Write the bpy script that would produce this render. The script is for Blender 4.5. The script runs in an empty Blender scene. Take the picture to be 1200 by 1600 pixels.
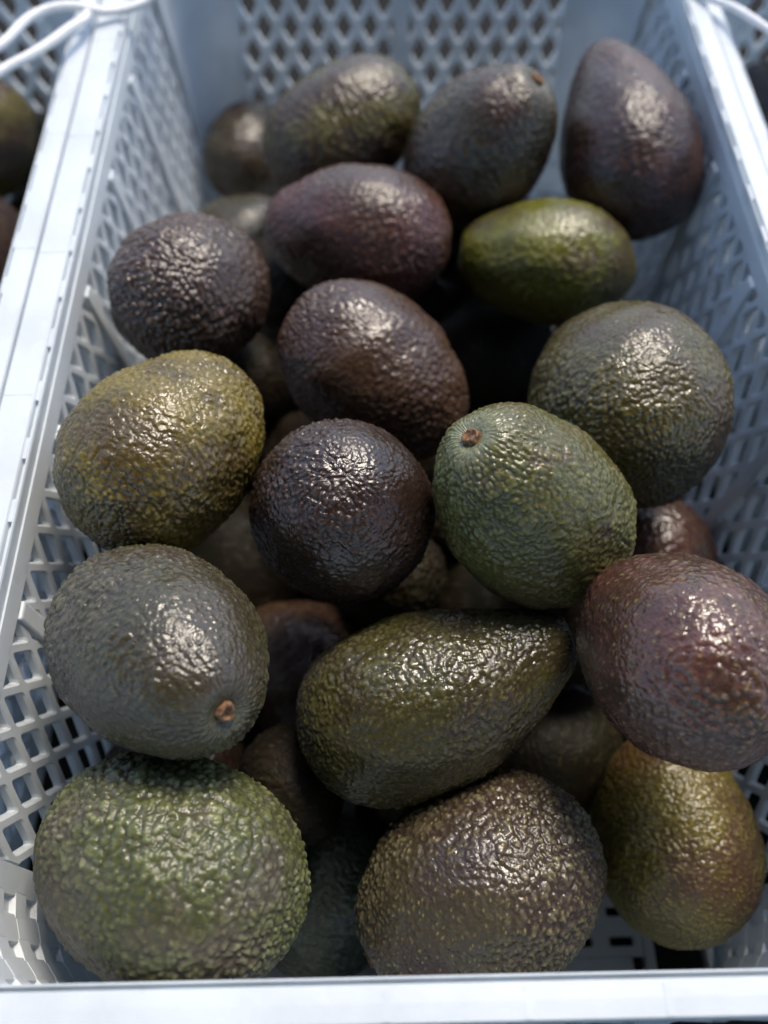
import bpy, bmesh, math, random
import numpy as np
from mathutils import Vector, Matrix, kdtree
sc = bpy.context.scene
COL = sc.collection
R = math.radians
rng = np.random.default_rng(7)

# ------------------------------------------------------------ camera, sky, sun
cam_d = bpy.data.cameras.new('camera'); cam = bpy.data.objects.new('camera', cam_d); COL.objects.link(cam)
cam.location = (-0.02344, -0.01799, 0.49620)
cam.rotation_euler = (R(90 - 59.0942), 0, R(-1.1216))
cam_d.sensor_fit = 'VERTICAL'; cam_d.sensor_height = 36.0; cam_d.lens = 31.5
cam_d.clip_start = 0.01; cam_d.clip_end = 500
cam_d.dof.use_dof = True; cam_d.dof.focus_distance = 0.318; cam_d.dof.aperture_fstop = 4.8
cam_d.dof.aperture_blades = 0
sc.camera = cam
sc.render.resolution_x = 768; sc.render.resolution_y = 1024

SUN_AZ, SUN_EL = math.atan2(0.22, 0.42), R(60)      # azimuth clockwise from +y (away from camera)
world = bpy.data.worlds.new('World'); sc.world = world; world.use_nodes = True
nt = world.node_tree; nt.nodes.clear()
wo = nt.nodes.new('ShaderNodeOutputWorld'); bg = nt.nodes.new('ShaderNodeBackground'); sky = nt.nodes.new('ShaderNodeTexSky')
sky.sky_type = 'NISHITA'; sky.sun_disc = False; sky.sun_elevation = SUN_EL; sky.sun_rotation = SUN_AZ
sky.air_density = 1.0; sky.dust_density = 1.2
bg.inputs[1].default_value = 0.11
nt.links.new(sky.outputs[0], bg.inputs[0]); nt.links.new(bg.outputs[0], wo.inputs[0])
sd = bpy.data.lights.new('sun', 'SUN'); sun = bpy.data.objects.new('sun', sd); COL.objects.link(sun)
sd.energy = 1.5; sd.angle = R(20); sd.color = (1, 0.90, 0.76)
sdir = Vector((math.sin(SUN_AZ) * math.cos(SUN_EL), math.cos(SUN_AZ) * math.cos(SUN_EL), math.sin(SUN_EL)))
sun.rotation_euler = sdir.to_track_quat('Z', 'Y').to_euler()
sc.view_settings.view_transform = 'Standard'; sc.view_settings.look = 'None'
sc.view_settings.exposure = 1.42; sc.view_settings.gamma = 1.0
sc.cycles.use_denoising = True; sc.cycles.max_bounces = 6; sc.cycles.use_adaptive_sampling = True; sc.cycles.adaptive_threshold = .02; sc.cycles.caustics_reflective = False; sc.cycles.caustics_refractive = False

# ------------------------------------------------------------ helpers
def link_mesh(name, me, mat=None, parent=None):
    o = bpy.data.objects.new(name, me); COL.objects.link(o)
    if mat: me.materials.append(mat)
    if parent: o.parent = parent
    return o
def from_bm(name, bm, mat, parent=None, smooth=False, bevel=0):
    if bevel:
        bmesh.ops.bevel(bm, geom=[e for e in bm.edges if len(e.link_faces) == 2 and e.calc_face_angle() > .5], offset=bevel, segments=2, affect='EDGES', profile=.5)
    me = bpy.data.meshes.new(name); bm.normal_update(); bm.to_mesh(me); bm.free()
    if smooth:
        me.polygons.foreach_set('use_smooth', [True] * len(me.polygons))
    return link_mesh(name, me, mat, parent)
def from_np(name, V, Fc, mat, parent=None, smooth=True):
    me = bpy.data.meshes.new(name)
    nv, nf = len(V), len(Fc); k = Fc.shape[1]
    me.vertices.add(nv); me.vertices.foreach_set('co', np.asarray(V, np.float32).ravel())
    me.loops.add(nf * k); me.loops.foreach_set('vertex_index', np.asarray(Fc, np.int32).ravel())
    me.polygons.add(nf); me.polygons.foreach_set('loop_start', np.arange(nf, dtype=np.int32) * k)
    me.polygons.foreach_set('loop_total', np.full(nf, k, np.int32))
    me.polygons.foreach_set('use_smooth', np.full(nf, smooth))
    me.update(calc_edges=True); me.validate()
    return link_mesh(name, me, mat, parent)
def tag(o, label=None, cat=None, group=None, kind=None):
    if label: o['label'] = label
    if cat: o['category'] = cat
    if group: o['group'] = group
    if kind: o['kind'] = kind
    return o
def empty(name, loc=(0, 0, 0)):
    o = bpy.data.objects.new(name, None); COL.objects.link(o); o.location = loc; o.empty_display_size = .02
    return o
def new_mat(name):
    m = bpy.data.materials.new(name); m.use_nodes = True
    t = m.node_tree; t.nodes.clear()
    out = t.nodes.new('ShaderNodeOutputMaterial'); b = t.nodes.new('ShaderNodeBsdfPrincipled')
    t.links.new(b.outputs[0], out.inputs[0])
    return m, t, b, out
def nd(t, typ, **kw):
    n = t.nodes.new(typ)
    for k, v in kw.items():
        if k.startswith('i_'):
            n.inputs[int(k[2:]) if k[2:].isdigit() else k[2:].replace('_', ' ')].default_value = v
        else: setattr(n, k, v)
    return n
def noise(t, vec, scale, detail=3, rough=.55):
    n = nd(t, 'ShaderNodeTexNoise'); n.inputs['Scale'].default_value = scale; n.inputs['Detail'].default_value = detail; n.inputs['Roughness'].default_value = rough
    t.links.new(vec, n.inputs['Vector']); return n.outputs[0]
def ramp(t, fac, lo, hi):
    n = nd(t, 'ShaderNodeMapRange'); n.inputs[1].default_value = lo; n.inputs[2].default_value = hi; n.interpolation_type = 'SMOOTHSTEP'
    t.links.new(fac, n.inputs[0]); return n.outputs[0]
def mixc(t, fac, a, b, mode='MIX'):
    n = nd(t, 'ShaderNodeMix', data_type='RGBA', blend_type=mode)
    for v, i in ((fac, 0), (a, 6), (b, 7)):
        if isinstance(v, (int, float)): n.inputs[i].default_value = v
        elif isinstance(v, tuple): n.inputs[i].default_value = (*v, 1) if len(v) == 3 else v
        else: t.links.new(v, n.inputs[i])
    return n.outputs[2]
def math_(t, op, a, b):
    n = nd(t, 'ShaderNodeMath', operation=op)
    for i, v in enumerate((a, b)):
        if isinstance(v, (int, float)): n.inputs[i].default_value = v
        else: t.links.new(v, n.inputs[i])
    return n.outputs[0]
def bump(t, b, h, strength, dist, prev=None):
    n = nd(t, 'ShaderNodeBump'); n.inputs['Strength'].default_value = strength; n.inputs['Distance'].default_value = dist
    t.links.new(h, n.inputs['Height'])
    if prev: t.links.new(prev, n.inputs['Normal'])
    t.links.new(n.outputs[0], b.inputs['Normal']); return n.outputs[0]

# ------------------------------------------------------------ materials
def plastic(name, col, trans=.3):
    m, t, b, out = new_mat(name)
    tc = nd(t, 'ShaderNodeTexCoord').outputs['Object']
    n1 = noise(t, tc, 30, 4); n2 = noise(t, tc, 260, 3)
    c = mixc(t, ramp(t, n1, .35, .75), col, tuple(v * .88 for v in col))
    spots = ramp(t, noise(t, tc, 70, 6, .75), .60, .74)
    c = mixc(t, math_(t, 'MULTIPLY', spots, .35), c, (.42, .38, .33))
    t.links.new(c, b.inputs['Base Color'])
    r = nd(t, 'ShaderNodeMapRange'); r.inputs[3].default_value = .28; r.inputs[4].default_value = .5
    t.links.new(n1, r.inputs[0]); t.links.new(r.outputs[0], b.inputs['Roughness'])
    b.inputs['IOR'].default_value = 1.5
    bump(t, b, n2, .25, .0004)
    tr = nd(t, 'ShaderNodeBsdfTranslucent'); t.links.new(c, tr.inputs[0])
    mx = nd(t, 'ShaderNodeMixShader'); mx.inputs[0].default_value = trans
    t.links.new(b.outputs[0], mx.inputs[1]); t.links.new(tr.outputs[0], mx.inputs[2]); t.links.new(mx.outputs[0], out.inputs[0])
    return m
M_PL = plastic('white_crate_plastic', (.755, .805, .84))
def shade_dark_ground():
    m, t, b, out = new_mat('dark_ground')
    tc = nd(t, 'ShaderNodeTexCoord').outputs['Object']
    c = mixc(t, noise(t, tc, 300, 5, .7), (.006, .006, .006), (.018, .017, .016))  # near-black base: shade behind the lattice openings is put into the ground colour
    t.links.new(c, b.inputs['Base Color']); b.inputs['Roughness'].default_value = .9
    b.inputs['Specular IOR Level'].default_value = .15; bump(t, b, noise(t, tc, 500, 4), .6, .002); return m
def simple(name, col, rough, sc_=80, var=.6, bd=.0003):
    m, t, b, out = new_mat(name)
    tc = nd(t, 'ShaderNodeTexCoord').outputs['Object']
    c = mixc(t, ramp(t, noise(t, tc, sc_, 5, .65), .35, .65), tuple(v * var for v in col), col)
    t.links.new(c, b.inputs['Base Color']); b.inputs['Roughness'].default_value = rough
    bump(t, b, noise(t, tc, sc_ * 4, 4), .6, bd); return m
M_STEM = simple('cut_stem_wood', (.30, .155, .075), .8, 700, .22, .0012)
M_CORD = simple('white_cord', (.78, .78, .78), .5, 400, .85)
M_NAVY = simple('navy_plastic', (.005, .009, .018), .6, 20, .6, .001)

GAIN = 1.25
def skin(name, c1, c2, c3, mix_lo=.4, mix_hi=.6, rough=.33, scar=.3, tips=.5, collar=(.066, .062, .036)):
    """c1 main skin colour, c2 second blotch colour, c3 colour of the raised pebbles"""
    c1, c2, c3 = [tuple(x * GAIN for x in q) for q in (c1, c2, c3)]
    m, t, b, out = new_mat(name)
    tcn = nd(t, 'ShaderNodeTexCoord'); off = nd(t, 'ShaderNodeVectorMath', operation='ADD')
    s = (sum(map(ord, name)) * 7.31) % 50
    t.links.new(tcn.outputs['Object'], off.inputs[0]); off.inputs[1].default_value = (s, s * .7, s * 1.3); v = off.outputs[0]
    peb = nd(t, 'ShaderNodeAttribute', attribute_name='pebble').outputs['Fac']
    tip = nd(t, 'ShaderNodeAttribute', attribute_name='tip').outputs['Fac']
    big = noise(t, v, 26, 3, .55); mid = noise(t, v, 120, 4, .6); fine = noise(t, v, 700, 4, .65)
    blot = ramp(t, math_(t, 'ADD', math_(t, 'MULTIPLY', big, .75), math_(t, 'MULTIPLY', mid, .25)), mix_lo, mix_hi)
    c = mixc(t, blot, c1, c2)
    c = mixc(t, math_(t, 'MULTIPLY', ramp(t, peb, .15, .95), ramp(t, mid, .3, .62)), c, c3)
    c = mixc(t, math_(t, 'MULTIPLY', math_(t, 'SUBTRACT', 1.0, ramp(t, peb, .0, .45)), .45), c, tuple(x * .35 for x in c2))
    c = mixc(t, math_(t, 'MULTIPLY', ramp(t, fine, .5, .7), .45), c, tuple(x * .45 for x in c1))
    c = mixc(t, math_(t, 'MULTIPLY', ramp(t, noise(t, v, 75, 6, .75), .64, .72), scar), c, (.16, .11, .07))
    c = mixc(t, math_(t, 'MULTIPLY', ramp(t, noise(t, v, 60, 5, .7), .63, .70), .7), c, (.022, .010, .014))
    c = mixc(t, math_(t, 'MULTIPLY', tip, tips), c, (.34, .28, .10))
    col = nd(t, 'ShaderNodeAttribute', attribute_name='collar').outputs['Fac']
    c = mixc(t, math_(t, 'MULTIPLY', col, math_(t, 'ADD', .55, math_(t, 'MULTIPLY', mid, .6))), c, collar)
    t.links.new(c, b.inputs['Base Color'])
    r = nd(t, 'ShaderNodeMapRange'); r.inputs[1].default_value = .3; r.inputs[2].default_value = .7
    r.inputs[3].default_value = rough - .08; r.inputs[4].default_value = rough + .16
    t.links.new(mid, r.inputs[0]); t.links.new(r.outputs[0], b.inputs['Roughness'])
    b.inputs['IOR'].default_value = 1.53
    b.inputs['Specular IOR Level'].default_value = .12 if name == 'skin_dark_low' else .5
    vo = nd(t, 'ShaderNodeTexVoronoi', feature='SMOOTH_F1'); vo.inputs['Scale'].default_value = 620; vo.inputs['Smoothness'].default_value = .35
    wv = nd(t, 'ShaderNodeVectorMath', operation='MULTIPLY_ADD'); nc = nd(t, 'ShaderNodeTexNoise'); nc.inputs['Scale'].default_value = 300
    t.links.new(v, nc.inputs['Vector']); t.links.new(nc.outputs[1], wv.inputs[0]); wv.inputs[1].default_value = (.0022,) * 3; t.links.new(v, wv.inputs[2]); t.links.new(wv.outputs[0], vo.inputs['Vector'])
    hv = math_(t, 'SUBTRACT', 1.0, vo.outputs['Distance'])
    n1 = bump(t, b, hv, .35, .0008)
    bump(t, b, fine, .25, .0003, n1)
    return m
bm = bmesh.new()
def abox(x0, x1, y0, y1, z0, z1):
    r_ = bmesh.ops.create_cube(bm, size=1)
    for v in r_['verts']: v.co = ((x0 + x1) / 2 + v.co.x * (x1 - x0), (y0 + y1) / 2 + v.co.y * (y1 - y0), (z0 + z1) / 2 + v.co.z * (z1 - z0))
abox(-1.6, 1.6, -2.6, .14, 1.35, 1.354); abox(-1.6, 1.6, -.0795 + .22, -.0755 + .22, 1.27, 1.3545)
for px_ in (-1.58, 1.58):
    for py_ in (-2.58, -.11 + .22): abox(px_ - .015, px_ + .015, py_ - .015, py_ + .015, 0, 1.349)
aw = from_bm('added_shade_awning', bm, simple('canvas', (.06, .058, .055), .9, 30)); aw['kind'] = 'structure'  # unseen awning, added to shade the near sides of the fruit
AV=[('A', -0.0978, 0.0377, 0.1603, -0.918, 0.396, 0.024, 0.0391, 0.0488, 0.06),
('B', 0.0148, 0.0351, 0.1188, -0.873, -0.484, -0.057, 0.0394, 0.0512, 0.08),
('C', 0.1059, 0.0603, 0.0832, -0.063, 0.98, 0.187, 0.0351, 0.0449, 0.1),
('D', -0.1011, 0.1052, 0.1958, 0.606, -0.635, 0.479, 0.0348, 0.0504, 0.1),
('E', 0.0019, 0.103, 0.1521, 0.938, 0.262, 0.229, 0.0345, 0.0593, 0.26),
('F', 0.0847, 0.0988, 0.1985, -0.353, 0.805, -0.477, 0.035, 0.0427, 0.06),
('G', -0.1078, 0.1925, 0.1965, 0.574, 0.819, 0.004, 0.0372, 0.0465, 0.14),
('H', -0.0373, 0.1687, 0.1817, -0.062, 0.161, -0.985, 0.0355, 0.0426, 0.06),
('I', 0.0355, 0.162, 0.2014, -0.533, 0.067, 0.843, 0.0348, 0.0488, 0.2),
('J', 0.0886, 0.2279, 0.1781, -0.093, 0.939, -0.332, 0.0429, 0.0493, 0.06),
('K', -0.0217, 0.2586, 0.1623, 0.763, -0.425, -0.488, 0.0355, 0.0497, 0.08),
('L', -0.1099, 0.2972, 0.18, 0.303, 0.841, -0.448, 0.0355, 0.0426, 0.06),
('M', -0.0311, 0.3509, 0.1654, -0.977, 0.209, -0.049, 0.0355, 0.0504, 0.14),
('N', 0.0697, 0.3436, 0.152, -0.983, 0.183, -0.004, 0.032, 0.048, 0.08),
('O', -0.0378, 0.4378, 0.1653, 0.864, 0.336, 0.374, 0.0355, 0.0483, 0.08),
('P', 0.0383, 0.4054, 0.177, 0.552, 0.029, 0.834, 0.0355, 0.049, 0.14),
('Q', 0.1181, 0.4136, 0.1771, -0.152, 0.936, 0.316, 0.0355, 0.0589, 0.3),
('R', -0.1089, 0.5393, 0.0731, 0.182, 0.966, 0.182, 0.0324, 0.0389, 0.08),
('S', -0.107, 0.4281, 0.084, 0.929, 0.182, 0.322, 0.0348, 0.0417, 0.06),
('T', 0.1079, 0.1938, 0.0854, -0.885, -0.083, -0.459, 0.034, 0.0425, 0.06),
('U', -0.117, 0.086, 0.085, 0.508, 0.811, 0.289, 0.0305, 0.0381, 0.06),
('V', -0.0496, 0.0507, 0.0495, 0.186, 0.739, 0.647, 0.0348, 0.0469, 0.1),
('W', -0.0557, 0.1451, 0.0682, -0.857, 0.446, 0.257, 0.035, 0.0437, 0.06),
('X', 0.0535, 0.1038, 0.0527, 0.945, 0.275, 0.176, 0.0358, 0.0447, 0.06),
('Y', -0.0987, 0.2111, 0.0539, -0.326, 0.813, 0.483, 0.0357, 0.0446, 0.06),
('Z', 0.0456, 0.3393, 0.0783, 0.777, 0.536, 0.33, 0.0355, 0.0444, 0.06),
('f0', 0.0019, 0.2737, 0.0687, 0.42, -0.377, 0.826, 0.0319, 0.0377, 0.06),
('f1', -0.0301, 0.224, 0.0444, -0.891, 0.449, -0.068, 0.0311, 0.0367, 0.06),
('f2', -0.0066, 0.3971, 0.0561, 0.089, -0.788, 0.609, 0.0338, 0.0399, 0.06),
('f3', -0.0619, 0.3302, 0.0593, 0.651, 0.759, 0.016, 0.0316, 0.0372, 0.06),
('f4', 0.0989, 0.4164, 0.0725, 0.186, -0.981, -0.049, 0.0331, 0.0391, 0.06),
('f5', 0.086, 0.2846, 0.0433, 0.987, -0.122, -0.103, 0.034, 0.0401, 0.06),
('f6', 0.0359, 0.1811, 0.0622, -0.054, -0.936, 0.347, 0.0338, 0.0399, 0.06),
('f7', -0.1095, 0.2801, 0.041, -0.968, 0.019, 0.249, 0.032, 0.0378, 0.06),
('f8', 0.1094, 0.3511, 0.0396, 0.378, -0.875, 0.301, 0.0336, 0.0396, 0.06),
('f9', 0.0122, 0.0392, 0.0439, -0.146, 0.516, 0.844, 0.0269, 0.0318, 0.06),
('f10', 0.0482, 0.4299, 0.0347, -0.265, -0.964, -0.037, 0.0282, 0.0333, 0.06),
('f11', 0.117, 0.1314, 0.0391, -0.024, 0.864, 0.503, 0.0263, 0.031, 0.06),
('f12', -0.0664, 0.3915, 0.0412, -0.413, -0.834, 0.367, 0.0251, 0.0297, 0.06),
('f13', -0.1119, 0.1275, 0.0355, 0.656, 0.755, 0.003, 0.0283, 0.0333, 0.06),
('f14', -0.1135, 0.0431, 0.0345, 0.204, -0.954, 0.219, 0.0252, 0.0297, 0.06),
('f15', -0.0592, 0.2651, 0.082, -0.627, 0.033, -0.778, 0.0261, 0.0308, 0.06),
('f16', 0.0587, 0.2453, 0.0818, -0.94, 0.207, -0.27, 0.0253, 0.0299, 0.06),
('f17', 0.0753, 0.2279, 0.0364, 0.984, 0.105, -0.141, 0.025, 0.0296, 0.06),
('f18', -0.0606, 0.0779, 0.111, 0.332, -0.937, 0.109, 0.022, 0.0255, 0.05),
('f19', -0.0169, 0.1787, 0.1007, -0.701, 0.105, -0.705, 0.025, 0.029, 0.05),
('f20', -0.0941, 0.2984, 0.1043, -0.227, 0.429, -0.874, 0.028, 0.0325, 0.05),
('f21', 0.0284, 0.429, 0.1018, -0.654, 0.647, 0.392, 0.031, 0.036, 0.05),
('f22', -0.01, 0.0902, 0.0808, 0.48, -0.73, 0.487, 0.022, 0.0255, 0.05),
('f23', 0.0709, 0.1495, 0.1118, -0.249, -0.771, -0.586, 0.025, 0.029, 0.05),
('f24', -0.0711, 0.3657, 0.1094, 0.807, -0.59, 0.034, 0.031, 0.036, 0.05),
('f25', 0.0102, 0.22, 0.0975, -0.886, -0.066, 0.459, 0.022, 0.0255, 0.05)]
# ------------------------------------------------------------ crates
W2, LEN, HT, DR = .16, .59, .20, .10
def loop(inset, z, wl=0, wr=0, wf=0, wb=0, rad=.04, n=8):
    """rounded rectangle at height z; inset > 0 moves inward, w* push each side outward"""
    x0, x1, y0, y1 = -W2 + inset - wl, W2 - inset + wr, -.010 + inset * .5 - wf, LEN - inset + wb
    r = max(.006, rad - inset + (wl + wr) / 2 * .6); P = []
    for cx, cy, a0 in ((x1 - r, y0 + r, -90), (x1 - r, y1 - r, 0), (x0 + r, y1 - r, 90), (x0 + r, y0 + r, 180)):
        for i in range(n + 1):
            a = R(a0 + 90 * i / n); P.append((cx + r * math.cos(a), cy + r * math.sin(a), z))
    return P
def sweep(name, loops, mat, parent, closed=True, bevel=0, smooth=False):
    bm = bmesh.new(); rings = [[bm.verts.new(p) for p in L] for L in loops]
    m = len(rings[0]); k = len(rings)
    for j in range(k if closed else k - 1):
        a, b = rings[j], rings[(j + 1) % k]
        for i in range(m):
            bm.faces.new((a[i], a[(i + 1) % m], b[(i + 1) % m], b[i]))
    bmesh.ops.recalc_face_normals(bm, faces=bm.faces)
    return from_bm(name, bm, mat, parent, smooth, bevel)
def lattice(u0, u1, v0, v1, cw, ch, bar, th, fn, name, mat, parent, rect=False):
    """openwork sheet: one moulded ring per diamond opening, clipped to the bay; fn maps (u, v, depth) to the crate"""
    bm = bmesh.new()
    nu, nv = int((u1 - u0) / cw) + 2, int((v1 - v0) / ch) + 2
    cells = []
    if rect:
        for i in range(nu):
            for j in range(nv): cells.append((u0 + (i + .5) * cw, v0 + (j + .5) * ch))
    else:
        for i in range(-1, 2 * nu):
            for j in range(-1, 2 * nv):
                if (i + j) % 2 == 0: cells.append((u0 + i * cw / 2, v0 + j * ch / 2))
    nn = 4
    for cu, cv in cells:
        if cu < u0 - cw * .6 or cu > u1 + cw * .6 or cv < v0 - ch * .6 or cv > v1 + ch * .6: continue
        if rect: out = [(-cw / 2, -ch / 2), (cw / 2, -ch / 2), (cw / 2, ch / 2), (-cw / 2, ch / 2)]
        else: out = [(0, -ch / 2), (cw / 2, 0), (0, ch / 2), (-cw / 2, 0)]
        # outer ring, each side split in three; the opening has cut corners
        O, I = [], []
        if rect: ku, kv = (cw - bar) / cw, (ch - bar * 1.1) / ch
        else:
            dd = cw * ch / math.hypot(cw, ch) / 2; s_ = max(.2, 1 - bar / 2 / dd); ku = kv = s_
        for a in range(4):
            p, q = out[a], out[(a + 1) % 4]
            for f, g in ((0, .14), (.5, .5), (1, .86)):
                if f == 1 : f = .86
                if f == 0 : f = .14
                x, y = p[0] + (q[0] - p[0]) * f, p[1] + (q[1] - p[1]) * f
                O.append((x, y)); I.append((x * ku, y * kv))
            O.append(q); I.append((q[0] * ku * .93, q[1] * kv * .93))
        m = len(O)
        def ring(pts, d, k=1): return [bm.verts.new((cu + x * k, cv + y * k, d)) for x, y in pts]
        kk = 1 + .0011 / (min(cw, ch) * .5)
        rs = [ring(O, 0), ring(I, 0, kk), ring(I, .0007), ring(I, th - .0007), ring(I, th, kk), ring(O, th)]
        for a, b in zip(rs, rs[1:]):
            for i in range(m): bm.faces.new((a[i], a[(i + 1) % m], b[(i + 1) % m], b[i]))
    for co, no in (((u0, 0, 0), (-1, 0, 0)), ((u1, 0, 0), (1, 0, 0)), ((0, v0, 0), (0, -1, 0)), ((0, v1, 0), (0, 1, 0))):
        bmesh.ops.bisect_plane(bm, geom=bm.verts[:] + bm.edges[:] + bm.faces[:], plane_co=co, plane_no=no, clear_outer=True)
    bmesh.ops.remove_doubles(bm, verts=bm.verts, dist=1e-5)
    for v in bm.verts: v.co = fn(*v.co)
    bmesh.ops.recalc_face_normals(bm, faces=bm.faces)
    return from_bm(name, bm, mat, parent, False)
def boxm(name, P, mat, parent, bevel=.0008):
    """hexahedron from 8 corner points (bottom ring, top ring)"""
    bm = bmesh.new(); v = [bm.verts.new(p) for p in P]
    for f in ((3, 2, 1, 0), (4, 5, 6, 7), (0, 1, 5, 4), (1, 2, 6, 5), (2, 3, 7, 6), (3, 0, 4, 7)): bm.faces.new([v[i] for i in f])
    bmesh.ops.recalc_face_normals(bm, faces=bm.faces)
    return from_bm(name, bm, mat, parent, False, bevel)
Z0, Z1 = .034, .184            # lattice zone
def crate(loc, wl, wr, wf, wb, label):
    c = empty('plastic_crate', loc); tag(c, label, 'crate', 'white plastic crates standing side by side')
    def prof(u, z, ins=0): return loop(ins, z, wl * u, wr * u, wf * u - .010 * (1 - 0), wb * u)
    # rim: inner lip, channel, flat plateau with a fine groove, outer skirt
    def pr(u, z): return loop(0, z, wl * u, wr * u, -.010 + wf * u, wb * u, rad=.018 if z > .19 else .030)
    P = [(0.0, .182), (0.0, .1985), (.02, .1994), (.05, .1994), (.07, .1985), (.07, .1965), (.16, .1965), (.165, .1992), (.19, .2), (.55, .20015),
         (.95, .2), (.985, .1994), (1.0, .1983), (1.0, .176), (.93, .176), (.93, .1965), (.10, .1925), (.08, .182)]
    def flat_front(L_): return [(x, y, max(z, .1988) if (y < .002 and abs(x) < W2 - .02 and .1955 < z < .1986) else z) for x, y, z in L_]
    sweep('rim', [flat_front(pr(u, z)) for u, z in P], M_PL, c)
    # little webs bridging the channel
    bm = bmesh.new()
    def web(x0, x1, y0, y1, z0, z1):
        r_ = bmesh.ops.create_cube(bm, size=1)
        for v in r_['verts']: v.co = ((x0 + x1) / 2 + v.co.x * (x1 - x0), (y0 + y1) / 2 + v.co.y * (y1 - y0), (z0 + z1) / 2 + v.co.z * (z1 - z0))
    for k in range(18):
        y = .04 + k * .0290
        web(-W2 - wl * .162, -W2 - wl * .068, y, y + .010, .1950, .1990)
        web(W2 + wr * .068, W2 + wr * .162, y, y + .010, .1950, .1990)
    w = from_bm('channel_web', bm, M_PL, c); w['kind'] = 'stuff'
    bm = bmesh.new()
    for k in range(8):
        x = -.145 + k * .0405; web(x, x + .0022, -wf * .93, -wf * .25, .1994, .20024)
    for k in range(7):
        y = .05 + k * .083
        web(-W2 - wl * .94, -W2 - wl * .24, y, y + .0018, .1994, .20024)
        web(W2 + wr * .24, W2 + wr * .94, y, y + .0018, .1994, .20024)
    w = from_bm('rim_ridge', bm, M_PL, c); w['kind'] = 'stuff'
    # walls
    def ins(z): return DR * (HT - z)
    t_ = .004
    def band(name, z0, z1, d0=0, d1=0, th=t_):
        return sweep(name, [loop(ins(z0) - d0, z0), loop(ins(z1) - d1, z1), loop(ins(z1) - th, z1), loop(ins(z0) - th, z0)], M_PL, c)
    band('top_band', Z1 - .001, .1925); band('bottom_band', .0, Z0 + .001)
    ribs = [.042, .127, .210, .292, .375, .457, .548]
    for s in (-1, 1):
        fn = lambda u, v, d, s=s: Vector((s * (W2 - ins(v) + d), u, v))
        for a, b in zip(ribs, ribs[1:]):
            lattice(a, b, Z0, Z1, .0170, .0335, .0041, t_, fn, 'lattice_panel', M_PL, c)
        for y in ribs[1:-1]:
            hw, p0, p1 = .0048, .0045, -.0052
            def rp(z, k, p1=p1): return [fn(y - hw * k, z, p1), fn(y + hw * k, z, p1), fn(y + hw * k, z, p0), fn(y - hw * k, z, p0)]
            boxm('rib', rp(.006, 1.15) + rp(.1825, .85, -.0012), M_PL, c, .0010)
    for s, Y, yv, rb in ((-1, LEN, 1, [-.112, -.004, .004, .112]), (1, -.010, -1, [-.116, -.06, -.052, .052, .06, .116])):
        fn = (lambda u, v, d: Vector((u, LEN - ins(v) + d, v))) if yv == 1 else (lambda u, v, d: Vector((u, -.010 + ins(v) * .5 - d, v)))
        for a, b in zip(rb, rb[1:]):
            if b - a < .02:
                def rp(z): return [fn(a - .001, z, -.002), fn(b + .001, z, -.002), fn(b + .001, z, .0045), fn(a - .001, z, .0045)]
                boxm('rib', rp(.006) + rp(.190), M_PL, c, .001)
            elif yv == 1: lattice(a, b, Z0, Z1, .0182, .0335, .0052, t_, fn, 'lattice_panel', M_PL, c)
            else: lattice(a, b, Z0 + .0, Z1, .0170, .0335, .0034, t_, fn, 'lattice_panel', M_PL, c)
    # solid rounded corners with stacked ledges near the foot
    for qx in (-1, 1):
        for qy in (-1, 1):
            bm = bmesh.new(); xe = .112 if qy > 0 else .116
            rows = []
            if qy > 0: zl = [(z, 0) for z in (.030, .06, .1, .14, .187)]; al = [(90 - 6 * q, 0) for q in range(16)]
            else:
                zl = []; z = .028
                while z < .182: zl += [(z, 0), (z + .0028, 0), (z + .0034, 1), (z + .0165, 1)]; z += .0171
                zl.append((.187, 0)); al = [(90, 0)]
                for q in range(4): al += [(90 - q * 22.5 - 3, 0), (90 - q * 22.5 - 4, 1), (90 - q * 22.5 - 9, 1), (90 - q * 22.5 - 14, 1), (90 - q * 22.5 - 18.5, 1), (90 - q * 22.5 - 19.5, 0)]
                al.append((0, 0))
            for z, fz in zl:
                i_ = ins(z); iy = i_ if qy > 0 else i_ * .5
                r = max(.008, .04 - i_); X = W2 - i_; Yc = (LEN - iy) if qy > 0 else (-.010 + iy)
                pts = [(qx * (xe - .002), Yc)]; ye = .550 if qy > 0 else .040
                ry = r if qy > 0 else abs(ye - Yc) * .9
                for an, fa in al:
                    an = R(an); d_ = .0022 * fz * fa
                    pts.append((qx * (X - r + (r + d_) * math.cos(an)), Yc - qy * (ry - (ry + d_) * math.sin(an))))
                pts.append((qx * X, ye)); rows.append([(x, y, z) for x, y in pts])
            V = [[bm.verts.new(p) for p in r_] for r_ in rows]
            for j in range(len(V) - 1):
                for i in range(len(V[0]) - 1): bm.faces.new((V[j][i], V[j][i + 1], V[j + 1][i + 1], V[j + 1][i]))
            bmesh.ops.recalc_face_normals(bm, faces=bm.faces)
            ex = bmesh.ops.solidify(bm, geom=bm.faces[:], thickness=.0035)
            from_bm('corner_panel', bm, M_PL, c, False, 0)
    # floor: openwork tray with long slots, a solid ledge and two large openings by the front
    fx = W2 - ins(0) - .003
    ffn = lambda u, v, d: Vector((u, v, .003 + d))
    lattice(-fx, fx, .045, LEN - .02, .0175, .0175, .0065, .003, ffn, 'floor_grid', M_PL, c, rect=True)
    boxm('floor_ledge', [(-.09, .004, .001), (.098, .004, .001), (.098, .018, .001), (-.09, .018, .001)] + [(-.09, .004, .008), (.098, .004, .008), (.098, .018, .008), (-.09, .018, .008)], M_PL, c)
    lattice(-.098, .104, .018, .045, .0202, .0135, .0085, .003, lambda u, v, d: Vector((u, v, .0045 + d)), 'floor_slot_strip', M_PL, c, rect=True)
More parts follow.
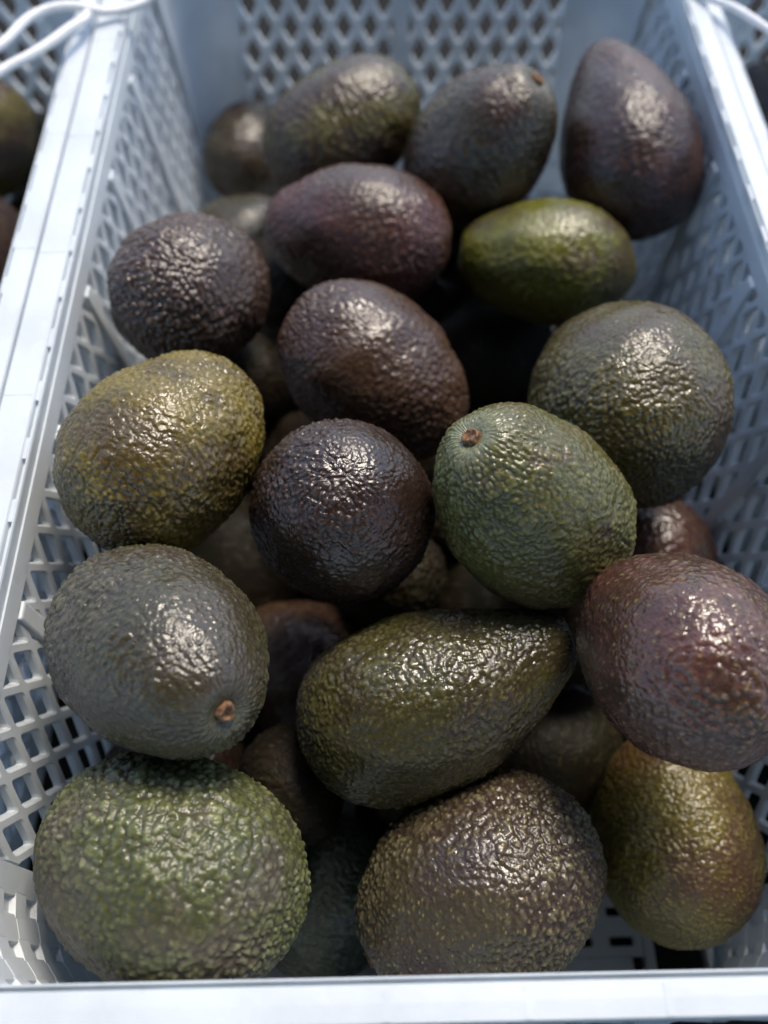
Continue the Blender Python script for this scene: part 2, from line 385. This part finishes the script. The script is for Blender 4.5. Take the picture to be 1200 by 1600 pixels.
    for a, b in ((.104, .109), (.134, .1385)):
        for s in (-1, 1): boxm('floor_bar', [(s * a, .004, .001), (s * b, .004, .001), (s * b, .045, .001), (s * a, .045, .001)] + [(s * a, .004, .009), (s * b, .004, .009), (s * b, .045, .009), (s * a, .045, .009)], M_PL, c)
    for s in (-1, 1): boxm('floor_bar', [(s * .109, .028, .001), (s * .134, .028, .001), (s * .134, .045, .001), (s * .109, .045, .001)] + [(s * .109, .028, .0085), (s * .134, .028, .0085), (s * .134, .045, .0085), (s * .109, .045, .0085)], M_PL, c)
    return c
crate((0, 0, .004), .0165, .0125, .0125, .0125, 'white plastic crate with lattice walls heaped with avocados, the whole one in the middle')
crate((-.3505, 0.004, .003), .0125, .0125, .0125, .0125, 'white plastic crate cut off by the left edge, beside the middle crate, holding few avocados')
crate((.3425, -.006, .0015), .0085, .0125, .0125, .0125, 'white plastic crate behind the right rim, its inside dark with navy sheeting')
# ------------------------------------------------------------ avocados
# name: (skin, ring count, pebble pitch mm, pebble height mm, neck, bend mm, stem?)
GRN, DGR, OLV = (.050, .068, .022), (.022, .032, .014), (.075, .066, .012)
PUR, DPU, BRN = (.034, .019, .023), (.018, .011, .015), (.050, .030, .018)
GRY = (.085, .082, .066)
SK = {
 'A': skin('skin_grey_green', (.060, .066, .022), (.074, .062, .044), (.150, .165, .064), .45, .62, .34, .25, .1),
 'B': skin('skin_grey_olive', (.058, .048, .026), (.040, .025, .018), (.130, .118, .062), .42, .6, .26, .15, .8),
 'C': skin('skin_olive_rust', (.105, .085, .014), (.060, .030, .014), (.180, .135, .036), .42, .60, .32, .3, .8),
 'D': skin('skin_slate_green', (.042, .037, .018), (.050, .038, .028), (.085, .078, .042), .42, .62, .26, .1, .2),
 'E': skin('skin_dark_olive', (.046, .042, .014), (.038, .028, .015), (.085, .080, .036), .42, .6, .20, .15, .4),
 'F': skin('skin_shiny_brown', (.046, .027, .017), (.085, .036, .027), (.080, .052, .038), .44, .6, .18, .4, .6),
 'G': skin('skin_olive_gold', (.056, .036, .012), (.120, .086, .008), (.135, .108, .030), .45, .60, .27, .3, .2),
 'H': skin('skin_black_brown', (.023, .012, .009), (.030, .017, .012), (.046, .031, .024), .4, .6, .24, .1, .1),
 'I': skin('skin_fresh_green', (.066, .066, .017), (.074, .052, .020), (.140, .132, .045), .45, .62, .28, .3, .2, (.19, .20, .125)),
 'J': skin('skin_olive_green', (.058, .048, .013), (.048, .031, .015), (.115, .098, .040), .42, .62, .26, .2, .2),
 'K': skin('skin_plum_brown', (.044, .022, .015), (.055, .030, .016), (.078, .050, .035), .4, .6, .27, .15, .2),
 'L': skin('skin_plum_grey', (.048, .026, .017), (.035, .020, .014), (.092, .062, .044), .4, .6, .27, .15, .2),
 'M': skin('skin_rosy_plum', (.072, .027, .020), (.046, .024, .015), (.095, .055, .038), .42, .6, .28, .15, .2),
 'N': skin('skin_leaf_olive', (.115, .115, .014), (.055, .040, .018), (.165, .155, .050), .48, .64, .30, .2, .2),
 'O': skin('skin_olive_brown', (.042, .024, .017), (.075, .064, .012), (.100, .080, .035), .44, .6, .30, .2, .2),
 'P': skin('skin_brown_green', (.042, .032, .015), (.048, .025, .018), (.090, .070, .045), .42, .6, .28, .2, .2),
 'Q': skin('skin_plum_dark', (.032, .018, .013), (.058, .026, .019), (.060, .040, .030), .46, .62, .30, .1, .1),
 'V': skin('skin_dark_green', (.018, .024, .012), (.014, .016, .009), (.040, .046, .026), .42, .6, .30, .1, .1),
 'lo': skin('skin_dark_low', (.014, .009, .006), (.012, .011, .005), (.024, .018, .012), .4, .6, .5, .1, .2),  # low fruit: shade of the gaps painted in as a near-black skin
}
SPEC = {  # rings, pitch, height, neck, bend, stem
 'A': (260, 3.0, .66, 0, 0, 0), 'B': (260, 2.6, .58, 0, 0, 1), 'C': (240, 2.2, .42, 0, 0, 0), 'D': (260, 2.8, .55, 0, 0, 1),
 'E': (260, 2.6, .42, .10, 4, 0), 'F': (230, 3.3, .30, 0, 0, 0), 'G': (240, 2.5, .45, 0, 0, 0), 'H': (220, 2.3, .50, 0, 0, 0),
 'I': (250, 2.6, .50, .05, 0, 1), 'J': (240, 2.6, .52, 0, 0, 0), 'K': (200, 2.6, .50, 0, 0, 0), 'L': (200, 2.9, .66, 0, 0, 0),
 'M': (200, 2.8, .50, .05, 0, 0), 'N': (160, 2.6, .40, .05, 0, 0), 'O': (160, 2.8, .55, 0, 0, 1), 'P': (170, 2.8, .55, 0, 0, 1),
 'Q': (170, 2.8, .55, .08, 0, 0), 'R': (100, 2.8, .5, 0, 0, 0), 'S': (70, 2.8, .3, 0, 0, 0),
 'T': (140, 2.6, .5, 0, 0, 0), 'U': (150, 2.4, .45, 0, 0, 0), 'V': (180, 2.5, .35, 0, 0, 0), 'W': (110, 2.6, .5, 0, 0, 0),
 'X': (130, 2.6, .5, 0, 0, 0), 'Y': (90, 2.6, .5, 0, 0, 0), 'Z': (80, 2.6, .4, 0, 0, 0)}
def sines(P, seed, scale, n=7):
    g = np.random.default_rng(seed); out = np.zeros(len(P))
    for _ in range(n):
        d = g.normal(size=3); d /= np.linalg.norm(d); out += np.sin(P @ d * scale * g.uniform(.5, 1.6) + g.uniform(0, 6.3))
    return out / n ** .5
def avocado(name, x, y, z, ax, ay, az, Rm, La, k, spec, mat, label, group, seed):
    n, pitch, hgt, neck, bend, stem = spec
    pitch *= .00088; hgt *= .0026; bend *= .001
    m = int(n * 1.15)
    t = np.linspace(0, np.pi, n + 1)[1:-1]
    def prof(t):
        c = np.cos(t); s_ = np.clip((c - .0) / .9, 0, 1); s_ = s_ * s_ * (3 - 2 * s_)
        return Rm * np.sin(t) ** (.90 if k > .18 else .97) * (1 - k * c) * (1 - neck * s_), La * c
    th = np.linspace(0, 2 * np.pi, m, endpoint=False)
    r, zz = prof(t)
    def surf(t, th):
        r, zz = prof(t)
        P = np.stack([r * np.cos(th), r * np.sin(th), zz], -1)
        f = 1 + .018 * sines(P, seed, 45, 6)
        P[..., 0] *= f; P[..., 1] *= f
        rad = np.hypot(P[:, 0], P[:, 1]); top = P[:, 2] > 0
        P[:, 2] -= np.where(top, .0042 * np.exp(-(rad / .0062) ** 2), 0)
        c = np.clip(P[:, 2] / La, 0, 1); P[:, 0] += bend * c ** 2
        return P
    T, TH = np.meshgrid(t, th, indexing='ij')
    P = surf(T.ravel(), TH.ravel())
    P = np.vstack([P, surf(np.array([1e-4, np.pi - 1e-4]), np.array([0., 0.]))])
    N = len(P) - 2; G = P[:N].reshape(n - 1, m, 3)
    dt = np.gradient(G, axis=0); dth = np.roll(G, -1, 1) - np.roll(G, 1, 1)
    nm = np.cross(dth, dt); nm /= np.linalg.norm(nm, axis=2, keepdims=True) + 1e-12
    if (nm[n // 2, 0] @ G[n // 2, 0]) < 0: nm = -nm
    nm = np.vstack([nm.reshape(-1, 3), [[0, 0, 1], [0, 0, -1]]])
    # pebbles: irregular seeds, stretched along the meridians near the stem
    R0 = .020
    def warp(Q):
        Q = Q.copy(); rad = np.hypot(Q[:, 0], Q[:, 1]) + 1e-6
        g = np.where((Q[:, 2] > 0) & (rad < R0), (R0 / np.maximum(rad, .002)) ** .45, 1.)
        Q[:, 0] *= g; Q[:, 1] *= g; Q += .22 * pitch * np.stack([sines(Q, seed + q, 900, 5) for q in (1, 2, 3)], -1)
        return Q
    g = np.random.default_rng(seed)
    tt = np.linspace(.02, np.pi - .02, 600); rr, z_ = prof(tt)
    rw = np.where((z_ > 0) & (rr < R0), R0 * (rr / R0) ** .55, rr)
    arc = np.concatenate([[0], np.cumsum(np.hypot(np.diff(rw), np.diff(z_)))])
    st, sh = [], []
    for a in np.arange(pitch * .5, arc[-1], pitch * .9):
        ti = np.interp(a, arc, tt); rwi = np.interp(a, arc, rw); q = max(3, int(2 * np.pi * rwi / pitch))
        an = (np.arange(q) + g.uniform(0, 1)) / q * 2 * np.pi + g.uniform(-.38, .38, q) * 2 * np.pi / q
        st.append(np.clip(ti + g.uniform(-.42, .42, q) * pitch / La, .01, np.pi - .01)); sh.append(an)
    st = np.concatenate(st); sh = np.concatenate(sh)
    Sd = surf(st, sh); Sw = warp(Sd); ns = len(Sw)
    kd = kdtree.KDTree(ns)
    for i, q in enumerate(Sw): kd.insert(q, i)
    kd.balance()
    rho = pitch * g.uniform(.42, .68, ns); amp = g.uniform(.35, 1.0, ns) ** 1.0; istip = g.uniform(0, 1, ns) < .30
    PW = warp(P); K = 4; I = np.zeros((len(P), K), int); D = np.full((len(P), K), 1.)
    for i, q in enumerate(PW.tolist()):
        for j, (_, idx, d) in enumerate(kd.find_n(q, K)): I[i, j] = idx; D[i, j] = d
    w = amp[I] * np.clip(1 - (D / rho[I]) ** 2, 0, 1) ** .85
    h = (np.sum(w ** 5, 1)) ** (1 / 5)
    field = .66 + .34 * np.clip(sines(P, seed + 9, 75, 7) * 1.2, -1, 1)
    rad = np.hypot(P[:, 0] - 0, P[:, 1])
    near = np.where(P[:, 2] > 0, np.clip((rad - .003) / .016, 0.12, 1), 1)
    lump = .0005 * sines(P, seed + 5, 260, 9) + .0007 * sines(P, seed + 12, 95, 5)
    ridge = .35 * (1 + .6 * sines(P, seed + 7, 500, 5)) * np.where(P[:, 2] > 0, np.exp(-((rad - .011) / .006) ** 2), 0) * .00022 * (np.sin(np.arctan2(P[:, 1], P[:, 0]) * 41 + sines(P, seed + 6, 330, 6) * 3.2))
    P2 = P + nm * (hgt * h * field * near + lump * near + ridge)[:, None]
    tipv = np.where(istip[I[:, 0]], np.clip(1 - D[:, 0] / (.22 * pitch), 0, 1), 0)
    # faces
    a = np.arange((n - 2) * m).reshape(n - 2, m); b = np.roll(a, -1, 1)
    Fq = np.stack([a, a + m, b + m, b], -1).reshape(-1, 4)
    top, bot = N, N + 1; j = np.arange(m); j2 = (j + 1) % m; base = (n - 2) * m
    V = np.vstack([P2]); F3a = np.stack([np.full(m, top), j, j2, j2], -1); F3b = np.stack([np.full(m, bot), base + j2, base + j, base + j], -1)
    me = bpy.data.meshes.new(name)
    allq = Fq; tri = np.vstack([F3a[:, :3], F3b[:, :3]])
    me.vertices.add(len(V)); me.vertices.foreach_set('co', V.astype(np.float32).ravel())
    li = np.concatenate([allq.ravel(), tri.ravel()]).astype(np.int32)
    me.loops.add(len(li)); me.loops.foreach_set('vertex_index', li)
    nq, n3 = len(allq), len(tri)
    me.polygons.add(nq + n3)
    me.polygons.foreach_set('loop_start', np.concatenate([np.arange(nq) * 4, nq * 4 + np.arange(n3) * 3]).astype(np.int32))
    me.polygons.foreach_set('loop_total', np.concatenate([np.full(nq, 4), np.full(n3, 3)]).astype(np.int32))
    me.polygons.foreach_set('use_smooth', np.ones(nq + n3, bool))
    me.update(calc_edges=True)
    at = me.attributes.new('pebble', 'FLOAT', 'POINT'); at.data.foreach_set('value', (h * field).astype(np.float32))
    cl = np.where(P[:, 2] > 0, np.exp(-(rad / .0095) ** 2), 0) * (1 if stem else 0) * (1 + .5 * sines(P, seed + 8, 300, 5)).clip(.2, 1.3)
    at = me.attributes.new('collar', 'FLOAT', 'POINT'); at.data.foreach_set('value', cl.clip(0, 1).astype(np.float32))
    at = me.attributes.new('tip', 'FLOAT', 'POINT'); at.data.foreach_set('value', tipv.astype(np.float32))
    o = link_mesh('avocado', me, mat)
    o.location = (x, y, z)
    o.rotation_euler = Vector((ax, ay, az)).to_track_quat('Z', 'Y').to_euler()
    tag(o, label, 'avocado', group)
    if stem:
        bm = bmesh.new(); g = random.Random(seed); prev = None; zt = surf(np.array([1e-4]), np.array([0.]))[0]
        rings = [(.0044, -.002), (.0046, .0004), (.0042, .0016), (.0040, .0027), (.0032, .0032), (.0026, .0026), (.0013, .0021)]
        off = [g.uniform(-1, 1) for _ in range(18)]
        for q, (rr_, zz_) in enumerate(rings):
            ring = [bm.verts.new((zt[0] + rr_ * .78 * (1 + .2 * off[i]) * math.cos(i / 18 * 6.2832), rr_ * .78 * (1 + .2 * off[i]) * math.sin(i / 18 * 6.2832), zt[2] + zz_ + (g.uniform(-.00035, .00035) if q > 1 else 0))) for i in range(18)]
            if prev:
                for i in range(18): bm.faces.new((prev[i], prev[(i + 1) % 18], ring[(i + 1) % 18], ring[i]))
            prev = ring
        bm.faces.new(prev)
        from_bm('stem', bm, M_STEM, o, True)
    return o
LAB = {
 'A': 'large grey green avocado with coarse pebbles at the front left corner',
 'B': 'grey olive avocado in the front middle, its stub stem touching the front rim',
 'C': 'olive and rust brown avocado standing in the front right corner under the shiny brown one',
 'D': 'slate green avocado by the left wall with its pale stem stub facing the viewer',
 'E': 'long pear shaped dark olive avocado lying across the front middle of the pile',
 'F': 'shiny brown avocado against the right wall with a blue gleam on top',
 'G': 'golden olive avocado by the left wall, behind the slate green one with the stem',
 'H': 'round blackish brown avocado in the middle, seen end on, left of the bright green one',
 'I': 'bright green avocado with a pale ring round its stem, right of the middle',
 'J': 'big round olive green avocado by the right wall, behind the bright green one',
 'K': 'plum brown avocado in the centre, behind the blackish brown round one',
 'L': 'round knobbly plum grey avocado by the left wall, behind the golden olive one',
 'M': 'rosy plum avocado lying sideways in the middle, with a shiny bluish top',
 'N': 'leaf green avocado lying sideways, lower than its neighbours, below the tall dark one',
 'O': 'olive brown avocado at the back of the pile, leftmost of the three high back ones',
 'P': 'brown avocado at the back with a round orange stem stub at its upper right',
 'Q': 'tall dark plum avocado standing against the right wall at the back',
 'R': 'dim brown avocado low in the back left, half hidden by the olive brown one',
 'S': 'dull green avocado glimpsed low between the plum grey and the rosy plum ones',
 'T': 'brown avocado in the lower layer, peeping out right of the bright green one',
 'U': 'blackish avocado low by the left wall, between the slate and grey green ones',
 'V': 'dark green avocado low in the gap between the two front ones',
 'W': 'brown knobbly avocado low in the gap left of the long pear shaped one',
 'X': 'dark avocado in the lower layer under the neck of the long pear shaped one',
 'Y': 'dim olive avocado deep in the gap below the golden olive one',
 'Z': 'dim brown avocado deep in the dark gap below the leaf green one'}
GAPLAB = {'f0': 'dark avocado sliver between the bright green, round blackish and plum brown ones, upper of two', 'f2': 'dark avocado sunk between the plum brown, rosy plum and leaf green ones, lower of two', 'f3': 'dark avocado sliver between the plum brown and round blackish ones', 'f4': 'dark avocado sliver between the big round olive and leaf green ones', 'f6': 'dark avocado sunk between the bright green and pear shaped ones', 'f7': 'dark avocado sliver between the round blackish and golden olive ones', 'f10': 'dark avocado sunk between the leaf green, rosy plum and plum brown ones, upper of two', 'f13': 'dark avocado sliver between the slate green and big grey green ones', 'f15': 'dark avocado sunk between the round blackish, golden olive and plum brown ones', 'f18': 'dark avocado sunk between the big grey green, pear shaped and slate green ones', 'f19': 'dark avocado sunk between the round blackish, pear shaped and bright green ones', 'f20': 'dark avocado sunk between the golden olive, plum brown and plum grey ones', 'f21': 'dark avocado sunk between the leaf green, rosy plum and orange stemmed ones', 'f22': 'dark avocado sunk between the pear shaped and grey olive front ones', 'f23': 'dark avocado sunk between the bright green, pear shaped and shiny brown ones', 'f24': 'dark avocado sunk between the plum grey, plum brown and rosy plum ones', 'f25': 'dark avocado sunk between the bright green, round blackish and plum brown ones, lower of two'}
for i, a in enumerate(AV):
    nme = a[0]
    if nme[0] == 'f':
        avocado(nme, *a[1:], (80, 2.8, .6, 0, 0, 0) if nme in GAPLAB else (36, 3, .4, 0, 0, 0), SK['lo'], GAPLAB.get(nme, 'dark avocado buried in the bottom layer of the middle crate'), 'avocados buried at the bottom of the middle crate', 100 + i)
    else:
        mt = SK.get(nme) or {'R': SK['P'], 'S': SK['D'], 'T': SK['F'], 'U': SK['H'], 'V': SK['I'], 'W': SK['K']}.get(nme, SK['lo'])
        avocado(nme, *a[1:], SPEC[nme], mt, LAB[nme], 'avocados heaped in the middle crate', 10 + i)
NB = [('n1', -.287, .508, .109, .5, .7, .3, .036, .045, .1, 'O', 'olive avocado in the left crate, the farther of the two at the photo edge'),
      ('n2', -.262, .386, .125, .3, .8, -.2, .037, .044, .1, 'K', 'plum avocado in the left crate, the nearer of the two beside the rim'),
      ('n3', -.245, .290, .075, .2, .8, .2, .036, .045, .1, 'K', 'plum brown avocado low in the left crate, seen through the lattice wall'),
      ('n4', -.25, .20, .055, .9, .3, .2, .036, .045, .1, 'O', 'olive brown avocado low in the left crate, nearer the front than the plum brown one'),
      ('n5', -.262, .418, .050, .9, .1, .2, .035, .044, .1, 'lo', 'dark avocado on the floor of the left crate under the plum one'),
      ('n6', -.300, .490, .039, .9, .1, .2, .035, .044, .1, 'lo', 'dark avocado on the floor of the left crate under the olive one')]
for i in range(13):
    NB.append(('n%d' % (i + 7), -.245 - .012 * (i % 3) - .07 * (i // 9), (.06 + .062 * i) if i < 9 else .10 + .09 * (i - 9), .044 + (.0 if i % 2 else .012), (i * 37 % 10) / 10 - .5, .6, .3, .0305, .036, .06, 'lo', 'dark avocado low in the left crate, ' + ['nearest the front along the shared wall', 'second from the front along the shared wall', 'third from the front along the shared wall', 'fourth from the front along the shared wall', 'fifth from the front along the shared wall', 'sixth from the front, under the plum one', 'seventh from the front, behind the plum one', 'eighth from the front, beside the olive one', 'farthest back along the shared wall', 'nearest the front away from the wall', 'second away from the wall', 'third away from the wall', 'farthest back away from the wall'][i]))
NB = [q for q in NB if q[0] not in ('n3', 'n4', 'n5', 'n6')]
for i, a in enumerate(NB):
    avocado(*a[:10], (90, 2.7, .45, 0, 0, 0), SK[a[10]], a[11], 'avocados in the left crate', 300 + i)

# ------------------------------------------------------------ cords, sheeting, ground
def cord(pts, rad, label, nm='cord'):
    cu = bpy.data.curves.new(nm, 'CURVE'); cu.dimensions = '3D'; cu.bevel_depth = rad; cu.bevel_resolution = 3; cu.resolution_u = 8
    sp = cu.splines.new('BEZIER'); sp.bezier_points.add(len(pts) - 1)
    for p, q in zip(sp.bezier_points, pts): p.co = q; p.handle_left_type = p.handle_right_type = 'AUTO'
    o = bpy.data.objects.new(nm, cu); COL.objects.link(o); bpy.context.view_layer.update()
    me = bpy.data.meshes.new_from_object(o.evaluated_get(bpy.context.evaluated_depsgraph_get())); bpy.data.objects.remove(o)
    me.polygons.foreach_set('use_smooth', [True] * len(me.polygons))
    return tag(link_mesh(nm, me, M_CORD), label, 'cord')
cord([(-.26, .395, .212), (-.218, .441, .216), (-.203, .469, .217), (-.187, .478, .216), (-.168, .484, .209), (-.150, .496, .208), (-.145, .53, .206), (-.165, .545, .209), (-.180, .515, .209), (-.179, .473, .212), (-.184, .461, .214), (-.197, .439, .215), (-.214, .420, .215), (-.25, .37, .212)],
     .0026, 'white cord looped over the rim between the left and middle crates')
cord([(.150, .53, .2065), (.168, .50, .2065), (.182, .478, .211), (.187, .463, .214), (.193, .450, .215), (.22, .42, .21), (.26, .40, .19)], .0022, 'white cord running off the right rim at the top right corner')
def sheeting():
    n = 60; xs = np.linspace(.192, .478, n); ys = np.linspace(.02, .565, n); X, Y = np.meshgrid(xs, ys, indexing='ij')
    P = np.stack([X, Y, 0 * X], -1).reshape(-1, 3)
    Z = .105 + .018 * sines(P, 3, 30, 8) + .006 * np.abs(sines(P, 4, 90, 6)) + .003 * sines(P, 5, 220, 6)
    P[:, 2] = Z; a = np.arange(n * n).reshape(n, n)
    Fq = np.stack([a[:-1, :-1], a[1:, :-1], a[1:, 1:], a[:-1, 1:]], -1).reshape(-1, 4)
    o = from_np('plastic_sheet', P, Fq, M_NAVY)
    md = o.modifiers.new('thick', 'SOLIDIFY'); md.thickness = .0008
    tag(o, 'crumpled navy plastic sheet filling the crate beyond the right rim', 'plastic sheet')
sheeting()
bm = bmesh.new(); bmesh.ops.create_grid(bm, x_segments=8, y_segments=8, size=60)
g = from_bm('ground', bm, shade_dark_ground()); g['kind'] = 'structure'
